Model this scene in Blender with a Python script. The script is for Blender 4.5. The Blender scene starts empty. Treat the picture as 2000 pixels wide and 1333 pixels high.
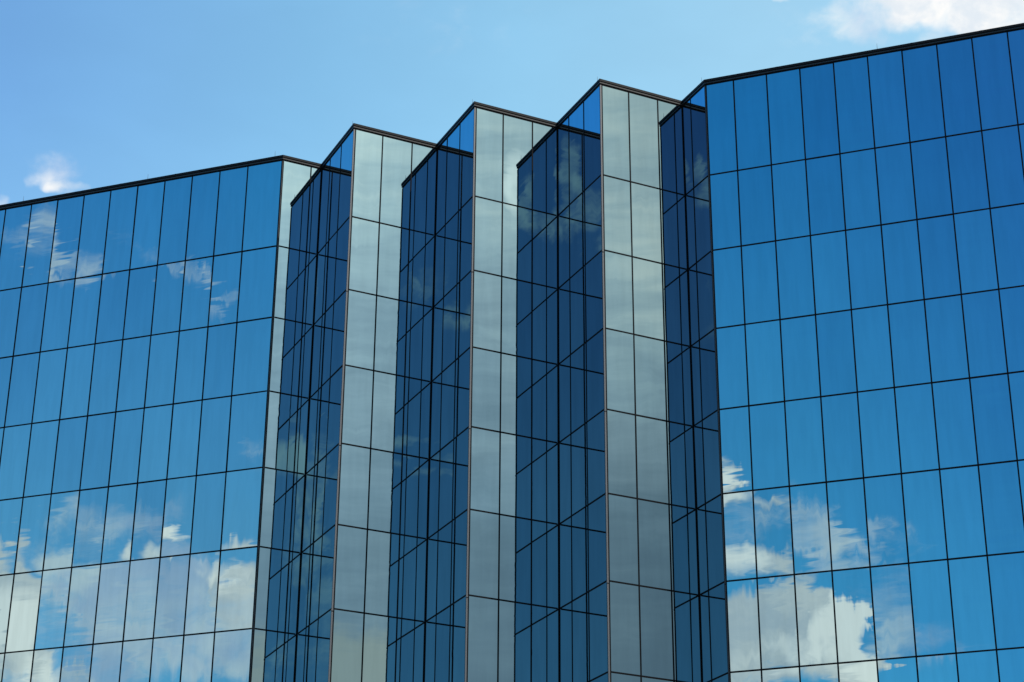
import bpy, bmesh, math, random
from mathutils import Vector, Matrix
R = math.radians
scene = bpy.context.scene
C = scene.collection

# ------------------------------------------------------------------ camera
CAM_Z = 1.6
F_PX = 3878.3            # focal length in pixels of a 2000 px wide picture
cam_d = bpy.data.cameras.new('camera')
cam = bpy.data.objects.new('camera', cam_d); C.objects.link(cam)
cam_d.sensor_width = 36.0
cam_d.lens = 36.0 * F_PX / 2000.0
cam_d.clip_start = 0.5; cam_d.clip_end = 9000
PITCH, ROLL = 0.4344, 0.007
cam.matrix_world = (Matrix.Translation((0, 0, CAM_Z)) @ Matrix.Rotation(math.pi/2 + PITCH, 4, 'X')
                    @ Matrix.Rotation(ROLL, 4, 'Z'))
scene.camera = cam

# ------------------------------------------------------------------ colour, sampling
vs = scene.view_settings
vs.view_transform = 'Standard'; vs.look = 'None'; vs.exposure = 0.0; vs.gamma = 1.0
vs.use_curve_mapping = False
scene.render.engine = 'CYCLES'
scene.cycles.caustics_reflective = False
scene.cycles.caustics_refractive = False
scene.cycles.max_bounces = 10
scene.cycles.glossy_bounces = 8

# ------------------------------------------------------------------ node helper
class NB:
    def __init__(s, tree): s.t = tree
    def n(s, kind, **kw):
        nd = s.t.nodes.new(kind)
        for k, v in kw.items(): setattr(nd, k, v)
        return nd
    def link(s, a, b): s.t.links.new(a, b)
    def put(s, sock, v):
        if hasattr(v, 'links'): s.link(v, sock)
        else: sock.default_value = v
    def m(s, op, *a):
        nd = s.n('ShaderNodeMath', operation=op)
        for i, v in enumerate(a): s.put(nd.inputs[i], v)
        return nd.outputs[0]
    def add(s, *a):
        r = a[0]
        for x in a[1:]: r = s.m('ADD', r, x)
        return r
    def mul(s, a, b): return s.m('MULTIPLY', a, b)
    def vm(s, op, *a):
        nd = s.n('ShaderNodeVectorMath', operation=op)
        for i, v in enumerate(a):
            s.put(nd.inputs['Scale'] if (op == 'SCALE' and i == 1) else nd.inputs[i], v)
        return nd.outputs['Value'] if op in ('DOT_PRODUCT', 'LENGTH') else nd.outputs[0]
    def smooth(s, v, lo, hi, a=0.0, b=1.0):
        nd = s.n('ShaderNodeMapRange', interpolation_type='SMOOTHSTEP')
        for i, x in enumerate((v, lo, hi, a, b)): s.put(nd.inputs[i], x)
        return nd.outputs[0]
    def noise(s, vec, scale, detail=5, rough=0.5, dist=0.0, dim='3D'):
        nd = s.n('ShaderNodeTexNoise', noise_dimensions=dim)
        s.put(nd.inputs['Vector'], vec)
        nd.inputs['Scale'].default_value = scale; nd.inputs['Detail'].default_value = detail
        nd.inputs['Roughness'].default_value = rough; nd.inputs['Distortion'].default_value = dist
        return nd
    def mix(s, f, a, b, mode='MIX'):
        nd = s.n('ShaderNodeMix', data_type='RGBA', blend_type=mode)
        s.put(nd.inputs[0], f); s.put(nd.inputs[6], a); s.put(nd.inputs[7], b)
        return nd.outputs[2]
    def comb(s, x, y, z):
        nd = s.n('ShaderNodeCombineXYZ')
        for i, v in enumerate((x, y, z)): s.put(nd.inputs[i], v)
        return nd.outputs[0]
    def ramp(s, v, stops, interp='B_SPLINE'):
        nd = s.n('ShaderNodeValToRGB'); s.put(nd.inputs[0], v)
        cr = nd.color_ramp; cr.interpolation = interp
        while len(cr.elements) < len(stops): cr.elements.new(0.5)
        for e, (p, c) in zip(cr.elements, stops):
            e.position = p; e.color = (*c, 1)
        return nd.outputs[0]

# ------------------------------------------------------------------ sun and sky
SUN_AZ, SUN_EL = -28.0, 54.0          # degrees, azimuth counted from +X towards +Y
sun_d = bpy.data.lights.new('sun', 'SUN'); sun_d.energy = 3.0; sun_d.angle = R(0.5)
sun_d.color = (1.0, 0.95, 0.88)
sun = bpy.data.objects.new('sun', sun_d); C.objects.link(sun)
sv = Vector((math.cos(R(SUN_EL))*math.cos(R(SUN_AZ)), math.cos(R(SUN_EL))*math.sin(R(SUN_AZ)), math.sin(R(SUN_EL))))
sun.rotation_euler = sv.to_track_quat('Z', 'Y').to_euler()
sun.location = sv * 150

world = bpy.data.worlds.new('World'); scene.world = world; world.use_nodes = True
wt = world.node_tree; wt.nodes.clear(); w = NB(wt)
STRENGTH = 0.15
sky = w.n('ShaderNodeTexSky', sky_type='NISHITA')
sky.sun_disc = False; sky.sun_elevation = R(SUN_EL); sky.sun_rotation = R(90.0 - SUN_AZ)
sky.altitude = 0; sky.air_density = 1.0; sky.dust_density = 0.6; sky.ozone_density = 2.0
dirv = w.vm('NORMALIZE', w.n('ShaderNodeTexCoord').outputs['Generated'])
sp = w.n('ShaderNodeSeparateXYZ'); w.link(dirv, sp.inputs[0])
AZ = w.mul(w.m('ARCTAN2', sp.outputs[1], sp.outputs[0]), 180/math.pi)
EL = w.mul(w.m('ARCSINE', sp.outputs[2]), 180/math.pi)

# how the clear sky deepens away from the bright half (multiplies the sky texture)
SKY_HIGH = [(-180, (.38,1.6,2.5)), (-145, (.38,1.58,2.33)), (-136, (.29,1.65,2.24)), (-121, (.21,1.27,1.87)),
            (-112, (.22,.93,1.6)), (-96, (.26,.45,.74)), (-90, (.28,.55,.80)), (-84, (.33,.66,.97)), (-60, (.6,1.0,1.3)),
            (40, (3.2,3.5,2.8)), (81, (3.35,3.74,2.8)), (90, (2.84,3.55,2.83)), (97, (2.3,3.1,2.7)), (107, (1.74,2.44,2.56)),
            (136, (.42,1.7,2.4)), (145, (.38,1.75,2.8)), (180, (.38,1.6,2.5))]
SKY_LOW = [(-180, (.8,2.2,2.5)), (-138, (.86,1.84,1.98)), (-120, (.47,1.62,1.85)), (-112, (.30,1.24,1.72)), (-96, (.37,.64,.76)),
           (-90, (.36,.66,.80)), (-84, (.39,.72,.86)), (-60, (.8,1.2,1.4)), (40, (3.6,3.9,2.9)), (81, (3.6,3.9,2.9)), (107, (2.6,3.4,2.9)), (136, (1.2,2.2,2.5)), (180, (.8,2.2,2.5))]
azf = w.m('DIVIDE', w.add(AZ, 180.0), 360.0)
def azramp(lst): return w.ramp(azf, [((a+180)/360, tuple(x/4 for x in c)) for a, c in lst], 'LINEAR')
elf = w.n('ShaderNodeMapRange'); w.link(EL, elf.inputs[0]); elf.inputs[1].default_value = 19; elf.inputs[2].default_value = 31
mult = w.mix(elf.outputs[0], azramp(SKY_LOW), azramp(SKY_HIGH))
mult = w.vm('SCALE', mult, 4 * .1 / STRENGTH)
base = w.mix(1.0, sky.outputs[0], mult, 'MULTIPLY')

def blob(az, el, ra, re, wgt=1.0):
    """soft bump of cloud density centred on a direction"""
    v = w.vm('MULTIPLY_ADD', AEw, (1/ra, 1/re, 0), (-az/ra, -el/re, 0))
    return w.m('MAXIMUM', w.m('MULTIPLY_ADD', w.vm('DOT_PRODUCT', v, v), -wgt, wgt), 0.0)
# warp the directions a little so no outline is an ellipse
wn = w.noise(dirv, 22, 4, 0.55)
wsep = w.n('ShaderNodeSeparateColor'); w.link(wn.outputs['Color'], wsep.inputs[0])
AZw = w.add(AZ, w.mul(w.m('SUBTRACT', wsep.outputs[0], 0.5), 3.4))
ELw = w.add(EL, w.mul(w.m('SUBTRACT', wsep.outputs[1], 0.5), 2.6))

AEw = w.comb(AZw, ELw, 0.0)

# cumulus: (azimuth, elevation, half-width, half-height, weight)
CUMULUS = [(-143.56, 16.15, 1.14, 1.46, 1.1), (-143.0, 15.63, 0.83, 1.17, 0.9), (-144.59, 16.35, 1.83, 3.65, 1.2), (-139.26, 18.71, 1.16, 0.47, 0.85),
    (-142.25, 14.7, 2.26, 0.88, 0.8), (-137.3, 18.1, 1.3, 0.85, 0.62), (-136.13, 17.46, 1.38, 1.9, 0.7),] + [(-122.14, 20.77, 0.62, 0.66, 0.8), (-121.9, 20.1, 1.2, 0.5, 0.8), (-120.3, 20.0, 1.5, 0.55, 0.5), (-121.86, 18.5, 1.23, 0.58, 0.8),
    (-120.8, 18.39, 0.92, 0.58, 0.6), (-121.19, 16.68, 1.98, 1.61, 1.3), (-122.15, 15.56, 2.27, 1.31, 1.2), (-119.7, 16.63, 0.91, 1.31, 1.0),
    (-118.74, 16.45, 0.58, 1.02, 0.9), (-119.2, 15.18, 1.36, 0.88, 1.0), (-124.18, 17.76, 1.99, 3.8, 1.2), (-117.8, 15.27, 0.45, 0.58, 0.6),] + [(104.9, 28.5, 0.75, 0.55, 0.6), (104.2, 28.2, 0.8, 0.35, 0.6), (106.5, 27.8, 0.4, 0.5, 0.6), (77.2, 34.0, 2.0, 0.8, 0.75),
    (75.4, 33.8, 2.2, 1.1, .9), (73.0, 33.3, 2.4, 1.5, 1.1), (81.04, 34.36, 0.39, 0.18, 0.7), (76.0, 34.9, 3.3, 1.1, 1.0),]
# thin half transparent veils and shreds
VEIL = [(-138.7, 16.6, 4.0, 2.4, .8), (-142.2, 17.9, 2.6, .9, .35), (-139.7, 16.98, 3.51, 1.61, 1.0), (-141.65, 17.28, 1.68, 0.88, 0.5), (-137.12, 16.4, 2.44, 2.04, 0.9), (-142.69, 14.81, 3.93, 1.02, 0.7),
    (-141.42, 19.31, 1.86, 0.88, 0.6), (-139.64, 19.58, 1.7, 0.73, 0.45), (-137.14, 20.97, 1.41, 0.44, 0.45), (-143.2, 26.9, 0.6, 1.15, 0.95),
    (-143.57, 27.21, 0.66, 0.88, 0.5), (-142.4, 26.3, 0.8, 0.55, 0.7), (-144.7, 27.2, 0.9, 0.8, 0.45), (-140.83, 26.91, 0.98, 0.44, 0.35),
    (-138.9, 25.9, 0.6, 0.9, 0.95), (-139.63, 26.21, 0.81, 0.36, 0.5),] + [(-119.6, 19.79, 2.1, 1.02, 0.7), (-118.4, 19.14, 1.7, 1.1, 0.5), (-117.9, 17.13, 1.6, 1.5, 0.42), (-116.04, 16.17, 2.13, 0.88, 0.4),
    (-118.97, 18.46, 2.0, 0.44, 0.6), (-121.82, 19.44, 1.08, 0.73, 0.5), (-117.4, 15.68, 1.82, 0.88, 0.5),] + [(104.62, 28.81, 1.17, 0.73, 0.5), (77.9, 33.83, 2.28, 1.17, 0.6), (79.62, 33.69, 2.63, 0.88, 0.25), (91.83, 33.75, 5.27, 1.46, 0.18),
    (74.67, 32.63, 2.43, 0.88, 0.7),]
SHREDS = [(-90.47, 29.26, 0.5, 1.31, 0.7), (-92.0, 29.85, 0.67, 1.02, 0.7), (-92.24, 28.82, 0.58, 0.88, 0.6), (-90.81, 28.09, 0.83, 0.73, 0.6),
    (-92.31, 27.78, 0.66, 0.73, 0.5), (-91.65, 28.23, 0.5, 0.58, 0.5), (-87.16, 21.92, 0.87, 0.32, 0.95), (-87.81, 21.19, 1.1, 0.26, 0.55),
    (-86.87, 21.1, 0.63, 0.36, 0.5), (-87.19, 26.42, 0.65, 0.58, 0.3), (-88.19, 25.55, 0.65, 0.73, 0.45), (-86.71, 25.81, 0.49, 0.58, 0.4),
    (-83.89, 26.59, 0.29, 0.73, 0.5), (-84.11, 25.72, 0.32, 0.44, 0.3), (-83.09, 21.26, 0.94, 1.02, 0.8), (-83.9, 20.85, 0.7, 2.34, 0.75),
    (-84.42, 19.85, 0.47, 1.31, 0.5), (-83.41, 18.5, 0.77, 1.31, 0.6), (-84.26, 16.94, 0.92, 2.63, 0.6), (-82.99, 15.45, 0.61, 2.19, 0.4),
    (-96.34, 28.71, 0.83, 1.02, 0.6), (-96.02, 25.2, 0.65, 0.88, 0.25), (-96.4, 26.36, 0.49, 0.58, 0.2),]
# sunlit, whiter parts of the cumulus
BRIGHT = [(-143.42, 16.16, 0.91, 1.31, 1), (-139.11, 18.82, 1.23, 0.51, 1), (-137.4, 18.19, 1.08, 0.73, 0.8), (-142.1, 14.71, 0.91, 0.88, 0.9),] + [(-119.22, 17.04, 0.53, 1.02, 1), (-118.68, 16.3, 0.68, 1.17, 1), (-118.9, 15.17, 0.91, 0.73, 0.9), (-121.71, 18.5, 0.92, 0.58, 0.8),
    (-122.07, 20.69, 0.62, 0.58, 0.7), (-121.79, 20.1, 0.93, 0.29, 0.8), (-119.87, 16.2, 0.46, 0.88, 0.7), (-121.25, 15.53, 2.12, 0.36, 0.5),]
def total(lst):
    r = None
    for b in lst:
        v = blob(*b); r = v if r is None else w.add(r, v)
    return r
n_big = w.noise(dirv, 30, 8, 0.54, 0.1).outputs[0]
n_fine = w.noise(w.vm('MULTIPLY', dirv, (1, 1, 1.5)), 46, 7, 0.58, 0.25).outputs[0]
n_vc = w.noise(dirv, 17, 5, .5).outputs[0]
n_soft = w.noise(dirv, 9, 3, 0.5).outputs[0]
low_field = w.smooth(EL, 13.5, 9.0, 0.0, .55)      # more cumulus nearer the horizon, all round
tc_, tv_, td_, tb_ = w.add(total(CUMULUS), low_field), total(VEIL), total(SHREDS), total(BRIGHT)
base = w.vm('SCALE', base, w.smooth(w.noise(w.vm('MULTIPLY', dirv, (1, 1, 2.2)), 15, 4, .5, .3).outputs[0], .3, .7, .988, 1.022))
cov_c = w.mul(w.smooth(w.add(w.m('MINIMUM', tc_, 1.3), w.mul(w.m('SUBTRACT', n_big, 0.5), 1.9)), w.smooth(EL, 24.0, 27.0, .25, .22), w.smooth(EL, 24.0, 27.0, .85, 1.15)), w.smooth(tc_, 0.0, 0.3))
cov_v = w.mul(w.mul(w.smooth(w.add(w.m('MINIMUM', tv_, 1.1), w.mul(w.m('SUBTRACT', n_fine, 0.5), 1.9)), 0.1, 1.15), w.smooth(tv_, 0.0, 0.45)), 0.84)
cov_d = w.mul(w.mul(w.smooth(w.add(w.m('MINIMUM', td_, 1.1), w.mul(w.m('SUBTRACT', n_fine, 0.5), 1.9)), 0.15, 1.2), w.smooth(td_, 0.0, 0.4)), 0.62)
# great bright cloud bank towards the sun side, the silver of the folds
bank = w.mul(w.smooth(w.add(AZ, w.mul(n_soft, 4.0)), -63.0, -56.0), w.smooth(AZ, 8.0, -8.0))
bank = w.mul(bank, w.smooth(EL, 62.0, 42.0))
# colours (sky texture units: divided by the background strength)
def lit(c): return tuple(x / STRENGTH for x in c) + (1,)
glow = w.smooth(w.add(w.mul(tb_, .9), w.mul(w.m('SUBTRACT', n_big, 0.5), 1.4)), 0.05, 0.8)
far_side = w.smooth(EL, 24.0, 27.0)
body = w.mix(w.smooth(n_fine, .35, .65), lit((.62, .70, .78)), lit((.80, .84, .86)))
far_col = w.mix(w.smooth(w.add(n_fine, w.mul(w.m('SUBTRACT', n_vc, .5), .8)), .36, .62), lit((.78, .85, .92)), lit((1.0, 1.0, .99)))
body = w.mix(far_side, body, far_col)
col_c = w.mix(w.mul(glow, w.smooth(EL, 26.0, 23.0)), body, lit((1.14, 1.13, 1.10)))
nb = w.noise(w.vm('MULTIPLY', dirv, (1, 1, 3.4)), 9, 6, 0.52, 0.5).outputs[0]
nb2 = w.noise(w.vm('MULTIPLY', dirv, (1, 1, 7)), 16, 6, 0.6, 0.6).outputs[0]
bt = w.add(w.m('DIVIDE', w.m('SUBTRACT', EL, 15.0), 17.0), w.mul(w.m('SUBTRACT', nb, 0.5), 0.65), w.mul(w.m('SUBTRACT', nb2, 0.5), 0.42), blob(-34.5, 24.8, 5, 3.6, .2))
col_b = w.ramp(bt, [(0.0, (.20, .29, .38)), (.28, (.26, .37, .46)), (.55, (.40, .52, .62)), (.8, (.60, .76, .83)), (1.0, (.93, 1.02, .99))])
azt = w.m('MULTIPLY_ADD', w.add(AZ, 40.0), -.038, 1.0)
low_patch = w.mul(blob(-39, 20.5, 4, 1.0, .15), 1.0)
col_b = w.vm('SCALE', col_b, w.mul(w.m('MINIMUM', w.m('MAXIMUM', azt, .6), 1.4), w.mul(w.add(low_patch, 1.0), 1 / STRENGTH)))
foot = w.smooth(w.add(blob(-44.2, 15.0, 3.6, 2.2, 1.0), w.mul(w.m('SUBTRACT', nb2, .5), .8)), .1, .6)
col_b = w.mix(w.mul(foot, .8), col_b, lit((.43, .49, .47)))
spot = blob(-38.9, 29.0, .5, 1.2, 1.0)
col_b = w.mix(w.mul(spot, .8), col_b, lit((1.25, 1.3, 1.25)))
c1 = w.mix(bank, base, col_b)
veil_col = w.mix(w.smooth(n_vc, .38, .62), lit((.50, .64, .86)), lit((.84, .92, .95)))
c2 = w.mix(cov_v, c1, veil_col)
c2 = w.mix(cov_d, c2, lit((.50, .66, .66)))
c3 = w.mix(cov_c, c2, col_c)
bg = w.n('ShaderNodeBackground'); w.link(c3, bg.inputs[0]); bg.inputs[1].default_value = STRENGTH
wo = w.n('ShaderNodeOutputWorld'); w.link(bg.outputs[0], wo.inputs[0])

# ------------------------------------------------------------------ materials
def new_mat(name):
    m = bpy.data.materials.new(name); m.use_nodes = True
    b = NB(m.node_tree); bs = m.node_tree.nodes['Principled BSDF']
    return m, b, bs

def mirror_glass():
    m, b, bs = new_mat('reflective_glass')
    uv = b.n('ShaderNodeUVMap', uv_map='metres').outputs[0]
    geo = b.n('ShaderNodeNewGeometry')
    N = geo.outputs['Normal']
    T = b.vm('NORMALIZE', b.vm('CROSS_PRODUCT', (0, 0, 1), N))
    # rolled glass: long thin ripples, strong in some places and weak in others
    str_h = b.noise(b.vm('MULTIPLY', uv, (.25, 3.4, 1)), 1.0, 2.5, .5, 0, '2D').outputs[0]
    str_v = b.noise(b.vm('MULTIPLY', uv, (2.9, .22, 1)), 1.0, 2.5, .5, 0, '2D').outputs[0]
    low = b.noise(uv, .55, 1, .5, 0, '2D')
    ls = b.n('ShaderNodeSeparateColor'); b.link(low.outputs['Color'], ls.inputs[0])
    ah = b.smooth(ls.outputs[0], .40, .66, .001, .019)
    av = b.smooth(ls.outputs[1], .47, .68, .0006, .010)
    wv = b.n('ShaderNodeAttribute', attribute_name='wave').outputs['Fac']
    ah, av = b.mul(ah, wv), b.mul(av, wv)
    d1 = b.vm('SCALE', T, b.mul(b.m('SUBTRACT', str_h, .5), ah))
    d2 = b.vm('SCALE', (0, 0, 1), b.mul(b.m('SUBTRACT', str_v, .5), av))
    nn = b.vm('NORMALIZE', b.vm('ADD', N, b.vm('ADD', d1, d2)))
    b.link(nn, bs.inputs['Normal'])
    att = b.n('ShaderNodeAttribute', attribute_name='tint')
    col = b.mix(att.outputs['Fac'], (.40, .535, .565, 1), (.50, .625, .625, 1))
    grime = b.smooth(b.noise(b.vm('MULTIPLY', uv, (2.6, .30, 1)), 1.0, 6, .62, 0, '2D').outputs[0], .3, .72, 1.015, .95)
    b.link(b.vm('SCALE', col, grime), bs.inputs['Base Color'])
    bs.inputs['Metallic'].default_value = 1.0
    bs.inputs['Roughness'].default_value = 0.0
    bs.inputs['Specular Tint'].default_value = (.85, .95, 1, 1)
    return m

def simple(name, col, rough, metal=0.0, var=0.25, scale=8.0, spec=.5):
    m, b, bs = new_mat(name)
    tc = b.n('ShaderNodeTexCoord').outputs['Object']
    n = b.noise(tc, scale, 5, .6).outputs[0]
    c = b.mix(n, tuple(x*(1-var) for x in col)+(1,), tuple(x*(1+var) for x in col)+(1,))
    b.link(c, bs.inputs['Base Color'])
    bs.inputs['Specular IOR Level'].default_value = spec
    bs.inputs['Roughness'].default_value = rough; bs.inputs['Metallic'].default_value = metal
    return m
M_GLASS = mirror_glass()
M_JOINT = simple('black_silicone_joint', (.003, .003, .004), .7, spec=.12)
M_FASCIA = simple('dark_bronze_fascia', (.0055, .005, .0055), .55, 0, spec=.2)
M_STRIP = simple('bronze_flashing', (.032, .029, .028), .5, .2)
M_TRIM = simple('anodised_corner_trim', (.165, .16, .16), .45, .25, .12, 3)
M_CORE = simple('dark_spandrel_backing', (.02, .02, .022), .9)
M_ROOF = simple('roof_membrane', (.30, .30, .29), .9, 0, .2, .6)
M_ROD = simple('steel_rod', (.14, .14, .15), .4, .6)
M_PAVE = simple('concrete_paving', (.30, .29, .27), .9, 0, .2, .5)
M_GRASS = simple('lawn', (.055, .085, .03), .95, 0, .5, .15)
M_PLINTH = simple('granite_plinth', (.16, .155, .15), .5, 0, .3, 12)

# ------------------------------------------------------------------ mesh helpers
def link_mesh(name, bm, mat, parent=None, loc=(0, 0, 0), smooth=False):
    me = bpy.data.meshes.new(name)
    bmesh.ops.recalc_face_normals(bm, faces=bm.faces) if not smooth else None
    bm.to_mesh(me); bm.free()
    me.materials.append(mat)
    o = bpy.data.objects.new(name, me); C.objects.link(o)
    o.location = loc
    if parent: o.parent = parent
    if smooth:
        for p in me.polygons: p.use_smooth = True
    return o

def prism(bm, pts, z0, z1):
    """closed vertical prism over a plan polygon"""
    lo = [bm.verts.new((x, y, z0)) for x, y in pts]; hi = [bm.verts.new((x, y, z1)) for x, y in pts]
    n = len(pts)
    bm.faces.new(lo); bm.faces.new(hi)
    for i in range(n):
        bm.faces.new((lo[i], lo[(i+1) % n], hi[(i+1) % n], hi[i]))

# ------------------------------------------------------------------ plan of the building
TH_R = 0.4464
uR = Vector((math.cos(TH_R), math.sin(TH_R)))
uL = Vector((math.cos(TH_R - math.pi/2), math.sin(TH_R - math.pi/2)))
uW = Vector((math.cos(TH_R - math.pi/4), math.sin(TH_R - math.pi/4)))
FOLD = 3 * math.sqrt(2)
P, I = {}, {}
P[2] = Vector((-7.4378, 79.9530))
for i in (2, 3, 4):
    I[i] = P[i] + FOLD*uR
    P[i+1] = I[i] + (FOLD if i < 4 else 2.0262)*uL
I[1] = P[2] - FOLD*uL
P[1] = I[1] - 1.9928*uR
NW = 17
LW_LEN = 1.8503 + 1.5*NW; RW_LEN = 1.2975 + 1.5*NW
P0 = P[1] - LW_LEN*uW
P6 = P[5] + RW_LEN*uW
bk = Vector((-uW.y, uW.x))
B6 = P6 + 27*bk; B0 = P0 + 27*bk + 0*uW
ZT = 47.9635 + CAM_Z                   # top edge of the glass
LINES = [ZT] + [ZT - 4.6315 - 3.7215*k for k in range(12)]     # joints, top to bottom
ZB = LINES[-1] - 3.7215 if LINES[-1] > 3.9 else LINES[-1]

# facade: (start, direction, length, mullion distances, label words)
fac = []
fac.append(dict(a=P0, u=uW, L=LW_LEN, m=[LW_LEN-1.8503-1.5*k for k in range(NW)][::-1], d='long flat left wing of blue mirror glass', key='LW'))
fac.append(dict(a=P[1], u=uR, L=1.9928, m=[1.4458], d='narrow silver fold beside the left wing', key='R'))
for i in (1, 2, 3, 4):
    Ln = FOLD if i < 4 else 2.0262
    ms = [1.1585, 2.6299] if i < 4 else [.735]
    where = {1: 'dark blue fold left of the first silver fold', 2: 'dark blue fold in the second recess',
             3: 'dark blue fold in the third recess', 4: 'narrow dark blue fold beside the right wing'}[i]
    fac.append(dict(a=I[i], u=uL, L=Ln, m=ms, d=where, key='L'))
    if i < 4:
        where = {2: 'leftmost wide silver fold', 3: 'middle wide silver fold', 4: 'rightmost wide silver fold'}[i+1]
        fac.append(dict(a=P[i+1], u=uR, L=FOLD, m=[1.4458, 2.945], d=where, key='R'))
fac.append(dict(a=P[5], u=uW, L=RW_LEN, m=[1.2975+1.5*k for k in range(NW)], d='long flat right wing of blue mirror glass', key='RW'))
for a, b, nm in ((P6, B6, 'right end'), (B6, B0, 'rear'), (B0, P0, 'left end')):
    v = b - a; L = v.length; u = v.normalized(); n = int(L // 1.5)
    fac.append(dict(a=a, u=u, L=L, m=[L*(j+1)/(n+1) for j in range(n)], d='%s wall of the tower' % nm, key='X'))
for f in fac:
    f['n'] = Vector((f['u'].y, -f['u'].x))

# ------------------------------------------------------------------ the tower
org = Vector((1.0, 92.0, 0.0))
tower = bpy.data.objects.new('office_building', None); C.objects.link(tower)
tower.location = org
tower['label'] = 'tall office building of blue and silver mirror glass with zigzag folds between two flat wings'
tower['category'] = 'building'
def part(name, bm, mat, label=None, smooth=False, loc=None):
    if loc is None:
        bmesh.ops.translate(bm, verts=bm.verts, vec=-org); loc = (0, 0, 0)
    o = link_mesh(name, bm, mat, tower, loc, smooth)
    if label: o['label'] = label
    return o

# core behind the glass, plinth, roof
def offset_outline(d):
    """outline moved d outwards; facades are in order round the building"""
    out = []
    n = len(fac)
    for k in range(n):
        f0, f1 = fac[k-1], fac[k]
        p = f1['a']
        n0, n1 = f0['n'], f1['n']
        s = (n0 + n1); t = d * 2 / s.length_squared
        out.append(p + s*t)
    return out
bm = bmesh.new(); prism(bm, [tuple(p) for p in offset_outline(-.14)], .05, ZT - .9)
part('wall', bm, M_CORE)
bm = bmesh.new(); prism(bm, [tuple(p) for p in offset_outline(.05)], .0, LINES[-1] - .035)
part('plinth', bm, M_PLINTH)
bm = bmesh.new(); prism(bm, [tuple(p) for p in offset_outline(-.30)], ZT - .895, ZT - .80)
part('roof', bm, M_ROOF)

def band(bm, d_out, d_in, z0, z1):
    """closed ring following the outline"""
    o = offset_outline(d_out); i = offset_outline(d_in); n = len(o)
    vo0 = [bm.verts.new((p.x, p.y, z0)) for p in o]; vo1 = [bm.verts.new((p.x, p.y, z1)) for p in o]
    vi0 = [bm.verts.new((p.x, p.y, z0)) for p in i]; vi1 = [bm.verts.new((p.x, p.y, z1)) for p in i]
    for k in range(n):
        j = (k+1) % n
        for q in ((vo0[k], vo0[j], vo1[j], vo1[k]), (vi0[j], vi0[k], vi1[k], vi1[j]),
                  (vo1[k], vo1[j], vi1[j], vi1[k]), (vi0[k], vi0[j], vo0[j], vo0[k])):
            bm.faces.new(q)
bm = bmesh.new()
band(bm, .035, -.25, ZT + .108, ZT + .150)
band(bm, .065, -.28, ZT + .150, ZT + .262)
for k, f in enumerate(fac):
    n_ = max(1, round(f['L'] / 3.0))
    for j in range(1, n_):
        c = f['a'] + f['u']*(f['L']*j/n_ + .31)
        q = [c + f['u']*d + f['n']*e for d, e in ((-.05, .066), (.05, .066), (.05, .069), (-.05, .069))]
        prism(bm, [tuple(x) for x in q], ZT + .148, ZT + .264)
part('parapet_coping', bm, M_FASCIA)
bm = bmesh.new(); band(bm, .045, -.24, ZT + .048, ZT + .108)
part('flashing', bm, M_STRIP, 'thin bronze flashing strip under the dark coping')
bm = bmesh.new(); band(bm, .014, -.24, ZT - .025, ZT + .048)
part('gasket', bm, M_JOINT)

# ---- grids of black joints, one mesh per facade
VW, HW = .062, .064
for f in fac:
    bm = bmesh.new()
    a, u, n = f['a'], f['u'], f['n']
    def bar(s0, s1, z0, z1, dout):
        q = [a + u*s0 + n*dout, a + u*s1 + n*dout, a + u*s1 - n*.07, a + u*s0 - n*.07]
        prism(bm, [tuple(p) for p in q], z0, z1)
    for s in f['m']:
        bar(s - VW/2, s + VW/2, LINES[-1] - .033, ZT - .025, .013)
    e = .075
    for z in LINES[1:]:
        bar(e, f['L'] - e, z - HW/2, z + HW/2, .015)
    part('mullion_frame', bm, M_JOINT, 'black joint grid on the ' + f['d'])

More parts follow.
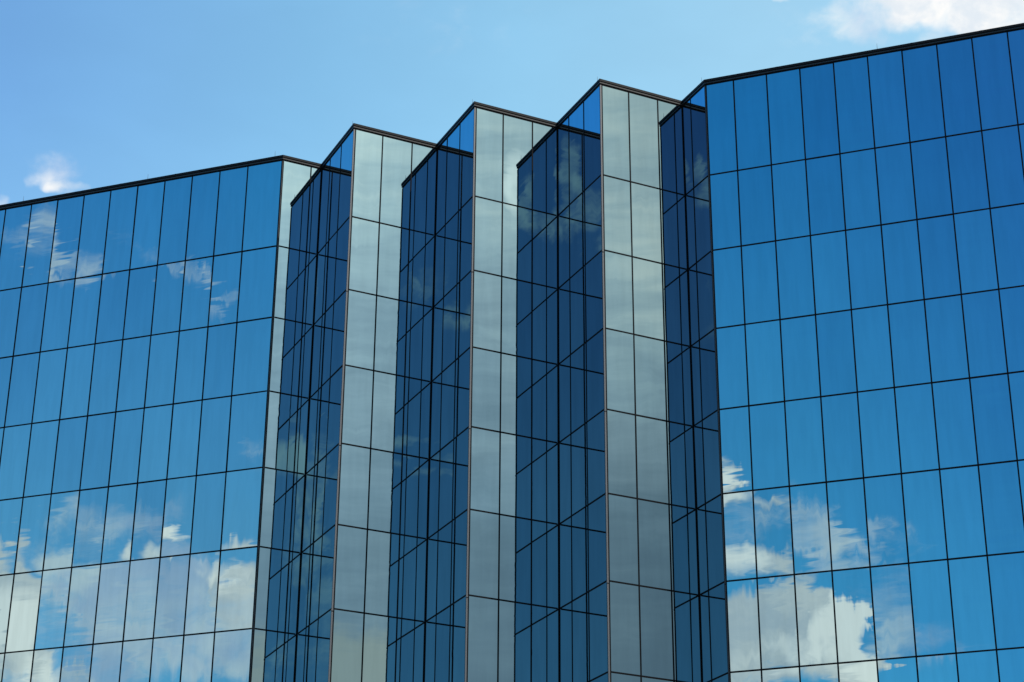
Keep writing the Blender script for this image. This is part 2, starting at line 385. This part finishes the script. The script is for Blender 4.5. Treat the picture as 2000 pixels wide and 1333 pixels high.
# ---- corners
def names_corner(i): return {1: 'left wing meets first silver fold', 2: 'outer edge of leftmost wide silver fold',
    3: 'outer edge of middle wide silver fold', 4: 'outer edge of rightmost wide silver fold', 5: 'right wing meets last dark fold'}[i]
idx = {1: (fac[0], fac[1]), 2: (fac[2], fac[3]), 3: (fac[4], fac[5]), 4: (fac[6], fac[7]), 5: (fac[8], fac[9])}
for i, (f0, f1) in idx.items():
    p = P[i]
    # black joints on both sides of the corner
    bm = bmesh.new()
    wj = .100
    wl_, wr_ = {1: (.062, .062), 5: (.050, .070)}.get(i, (.058, .105))
    A0 = p - f0['u']*wl_; A1 = p + f1['u']*wr_
    s = f0['n'] + f1['n']; mit = lambda d: p + s*(d*2/s.length_squared)
    prism(bm, [tuple(q) for q in (A0 + f0['n']*.0145, mit(.0145), A1 + f1['n']*.0145, A1 - f1['n']*.06, mit(-.06), A0 - f0['n']*.06)],
          LINES[-1] - .033, ZT - .025)
    post = part('corner_post', bm, M_JOINT)
    # metal trim strip along the edge, spliced every second floor
    tw = {1: .018, 5: .024}.get(i, .042)
    cuts = [ZT - .03] + [LINES[k] - .13 for k in (2, 4, 6, 8, 10)] + [LINES[-1]]
    for z1, z0 in zip(cuts[:-1], cuts[1:]):
        bm = bmesh.new()
        T0 = p - f0['u']*.012; T1 = p + f1['u']*tw
        prism(bm, [tuple(q) for q in (T0 + f0['n']*.0150, T0 + f0['n']*.026, mit(.026), T1 + f1['n']*.026, T1 + f1['n']*.0150, mit(.0150))],
              z0 + .012, z1 - .012)
        for k in (2, 4, 6, 8, 10):       # small sleeve above each splice
            if abs(z0 - (LINES[k] - .13)) < 1e-6:
                prism(bm, [tuple(q) for q in (T0 + f0['n']*.027, T0 + f0['n']*.036, mit(.036), T1 + f1['n']*.036, T1 + f1['n']*.027, mit(.027))],
                      z0 + .03, z0 + .10)
        bmesh.ops.translate(bm, verts=bm.verts, vec=-org)
        o = link_mesh('corner_trim', bm, M_TRIM if i in (2, 3, 4) else M_STRIP, post)
for i in (1, 2, 3, 4):
    f0 = [f for f in fac if (f['a'] + f['u']*f['L'] - I[i]).length < 1e-3][0]
    f1 = [f for f in fac if (f['a'] - I[i]).length < 1e-3][0]
    bm = bmesh.new(); p = I[i]; g = .050
    q = [p - f0['u']*g - f0['n']*.06, p - f0['u']*g + f0['n']*.014, p - f0['u']*.014 + f0['n']*.014 ,
         p + f1['u']*g + f1['n']*.014, p + f1['u']*g - f1['n']*.06, p - (f0['n'] + f1['n'])*.06]
    prism(bm, [tuple(x) for x in q], LINES[-1] - .033, ZT - .025)
    part('corner_post', bm, M_JOINT)
for p, f0, f1 in ((P6, fac[9], fac[10]), (B6, fac[10], fac[11]), (B0, fac[11], fac[12]), (P0, fac[12], fac[0])):
    bm = bmesh.new(); s = f0['n'] + f1['n']; mit = lambda d: p + s*(d*2/s.length_squared)
    A0 = p - f0['u']*.075; A1 = p + f1['u']*.075
    prism(bm, [tuple(q) for q in (A0 + f0['n']*.0145, mit(.0145), A1 + f1['n']*.0145, A1 - f1['n']*.06, mit(-.06), A0 - f0['n']*.06)],
          LINES[-1] - .033, ZT - .025)
    part('corner_post', bm, M_JOINT)

# ------------------------------------------------------------------ panes of mirror glass
def to_px(p):
    d = p - Vector((0, 0, CAM_Z))
    cp, sp_ = math.cos(PITCH), math.sin(PITCH)
    z = d.y*cp + d.z*sp_; v = -d.y*sp_ + d.z*cp
    return 1000 + F_PX*d.x/z, 666.5 - F_PX*v/z
def seen_area(quad):
    """area in the picture of a pane, clipped to the frame"""
    poly = [to_px(q) for q in quad]
    for ax, lim, sg in ((0, 0, 1), (0, 2000, -1), (1, 0, 1), (1, 1333, -1)):
        out = []
        for i in range(len(poly)):
            a, b = poly[i-1], poly[i]
            da, db = (a[ax]-lim)*sg, (b[ax]-lim)*sg
            if (da >= 0) != (db >= 0):
                t = da/(da-db); out.append((a[0]+(b[0]-a[0])*t, a[1]+(b[1]-a[1])*t))
            if db >= 0: out.append(b)
        poly = out
        if not poly: return 0
    return abs(sum(poly[i-1][0]*poly[i][1]-poly[i][0]*poly[i-1][1] for i in range(len(poly))))/2

panes = []
for fi, f in enumerate(fac):
    edges = [0.0] + f['m'] + [f['L']]
    for k in range(len(LINES) - 1):
        for j in range(len(edges) - 1):
            s0, s1 = edges[j], edges[j+1]; z1, z0 = LINES[k], LINES[k+1]
            a, u = f['a'], f['u']
            q = [Vector((*(a+u*s), z)) for s, z in ((s0, z0), (s1, z0), (s1, z1), (s0, z1))]
            area = 0 if f['key'] == 'X' else seen_area(q)
            panes.append(dict(f=f, s0=s0, s1=s1, z0=z0, z1=z1, area=area, col=j, row=k, fi=fi))
for n_, p in enumerate(panes): p['rnd'] = random.Random(1000 + n_)
order = sorted(range(len(panes)), key=lambda i: -panes[i]['area'])
top100 = set(order[:100])

def pane_mesh(bm, p, uvl, tl, wl, centre):
    f = p['f']; rnd = p['rnd']
    u3 = Vector((*f['u'], 0)); n3 = Vector((*f['n'], 0))
    w_, h_ = p['s1'] - p['s0'], p['z1'] - p['z0']
    seen = p['area'] > 0
    nx, nz = (8, 14) if seen else (1, 1)
    wing = f['key'] in ('LW', 'RW')
    tx, tz = rnd.gauss(0, .0024 if wing else .0010), rnd.gauss(0, .0024 if wing else .0010)
    tx, tz = [max(-.0034, min(.0034, t)) for t in (tx, tz)]
    A = rnd.uniform(-.9, .6) * (.0022 if wing else .0011)
    B = rnd.uniform(-.4, .4) * .001; Cc = rnd.uniform(-.35, .35) * .001
    ox, oz = rnd.uniform(0, 300), rnd.uniform(0, 300)
    tint = min(1, max(0, rnd.gauss(.5, .30)))
    wave = rnd.uniform(.6, 1.3) if f['key'] in ('LW', 'RW') else rnd.uniform(.12, .38)
    grid = []
    for iz in range(nz+1):
        row = []
        for ix in range(nx+1):
            a = ix/nx*2-1; b = iz/nz*2-1
            d = A*(1-a*a)*(1-b*b) + B*math.sin(a*2.2)*(1-b*b) + Cc*math.sin(b*3.0)*(1-a*a*.5)
            d += a*w_/2*tx + b*h_/2*tz
            pos = centre + u3*(a*w_/2) + Vector((0, 0, b*h_/2)) + n3*d
            row.append((bm.verts.new(pos), (ix/nx*w_ + ox, iz/nz*h_ + oz)))
        grid.append(row)
    for iz in range(nz):
        for ix in range(nx):
            c = [grid[iz][ix], grid[iz][ix+1], grid[iz+1][ix+1], grid[iz+1][ix]]
            fc = bm.faces.new([v for v, _ in c]); fc.smooth = True
            for lp, (_, t) in zip(fc.loops, c): lp[uvl].uv = t
    for row in grid:
        for v, _ in row: v[tl] = tint; v[wl] = wave

def new_pane_bm():
    bm = bmesh.new(); return bm, bm.loops.layers.uv.new('metres'), bm.verts.layers.float.new('tint'), bm.verts.layers.float.new('wave')
def pane_centre(p):
    c = p['f']['a'] + p['f']['u']*((p['s0']+p['s1'])/2)
    return Vector((c.x, c.y, (p['z0']+p['z1'])/2))
rest, ruv, rtl, rwl = new_pane_bm()
for i, p in enumerate(panes):
    if i in top100:
        bm, uvl, tl, wl = new_pane_bm()
        pane_mesh(bm, p, uvl, tl, wl, Vector((0, 0, 0)))
        o = part('glass_panel', bm, M_GLASS, smooth=True, loc=pane_centre(p) - org)
        o['group'] = 'mirror glass panels of the two wings'
    else:
        pane_mesh(rest, p, ruv, rtl, rwl, pane_centre(p))
bmesh.ops.translate(rest, verts=rest.verts, vec=-org)
me = bpy.data.meshes.new('glass_panel'); rest.to_mesh(me); rest.free(); me.materials.append(M_GLASS)
o = bpy.data.objects.new('glass_panel', me); C.objects.link(o); o.parent = tower
o['kind'] = 'stuff'; o['label'] = 'remaining mirror glass panels of the zigzag folds and wings'

# ------------------------------------------------------------------ lightning rods on the coping
def rod_mesh():
    bm = bmesh.new()
    bmesh.ops.create_cone(bm, cap_ends=True, segments=10, radius1=.035, radius2=.028, depth=.03,
                          matrix=Matrix.Translation((0, 0, .015)))
    bmesh.ops.create_cone(bm, cap_ends=True, segments=8, radius1=.011, radius2=.005, depth=.30,
                          matrix=Matrix.Translation((0, 0, .18)))
    return bm
rod0 = link_mesh('lightning_rod', rod_mesh(), M_ROD, tower)
rod_spots = [P[1] - uW*s for s in (.45, 7.35, 14.4, 21.3)] + [P[5] + uW*s for s in (7.75, 14.8, 21.8)] \
    + [P[i] - uL*.30 for i in (2, 3, 4, 5)]
for k, q in enumerate(rod_spots):
    r = rod0 if k == 0 else rod0.copy()
    if k: C.objects.link(r); r.parent = tower
    inw = Vector((-uL.y, uL.x)) if k >= 7 else Vector((-uW.y, uW.x))
    q = q + inw*.02
    r.location = Vector((q.x, q.y, ZT + .262)) - org
    r['group'] = 'lightning rods along the parapet'

# ------------------------------------------------------------------ ground
def sheet(name, x0, y0, x1, y1, z, mat):
    bm = bmesh.new()
    bm.faces.new([bm.verts.new(v) for v in ((x0, y0, z), (x1, y0, z), (x1, y1, z), (x0, y1, z))])
    o = link_mesh(name, bm, mat); o['kind'] = 'structure'; return o
sheet('ground', -4000, -4000, 4000, 4000, -.004, M_GRASS)
sheet('pavement', -60, -12, 60, 135, 0.0, M_PAVE)
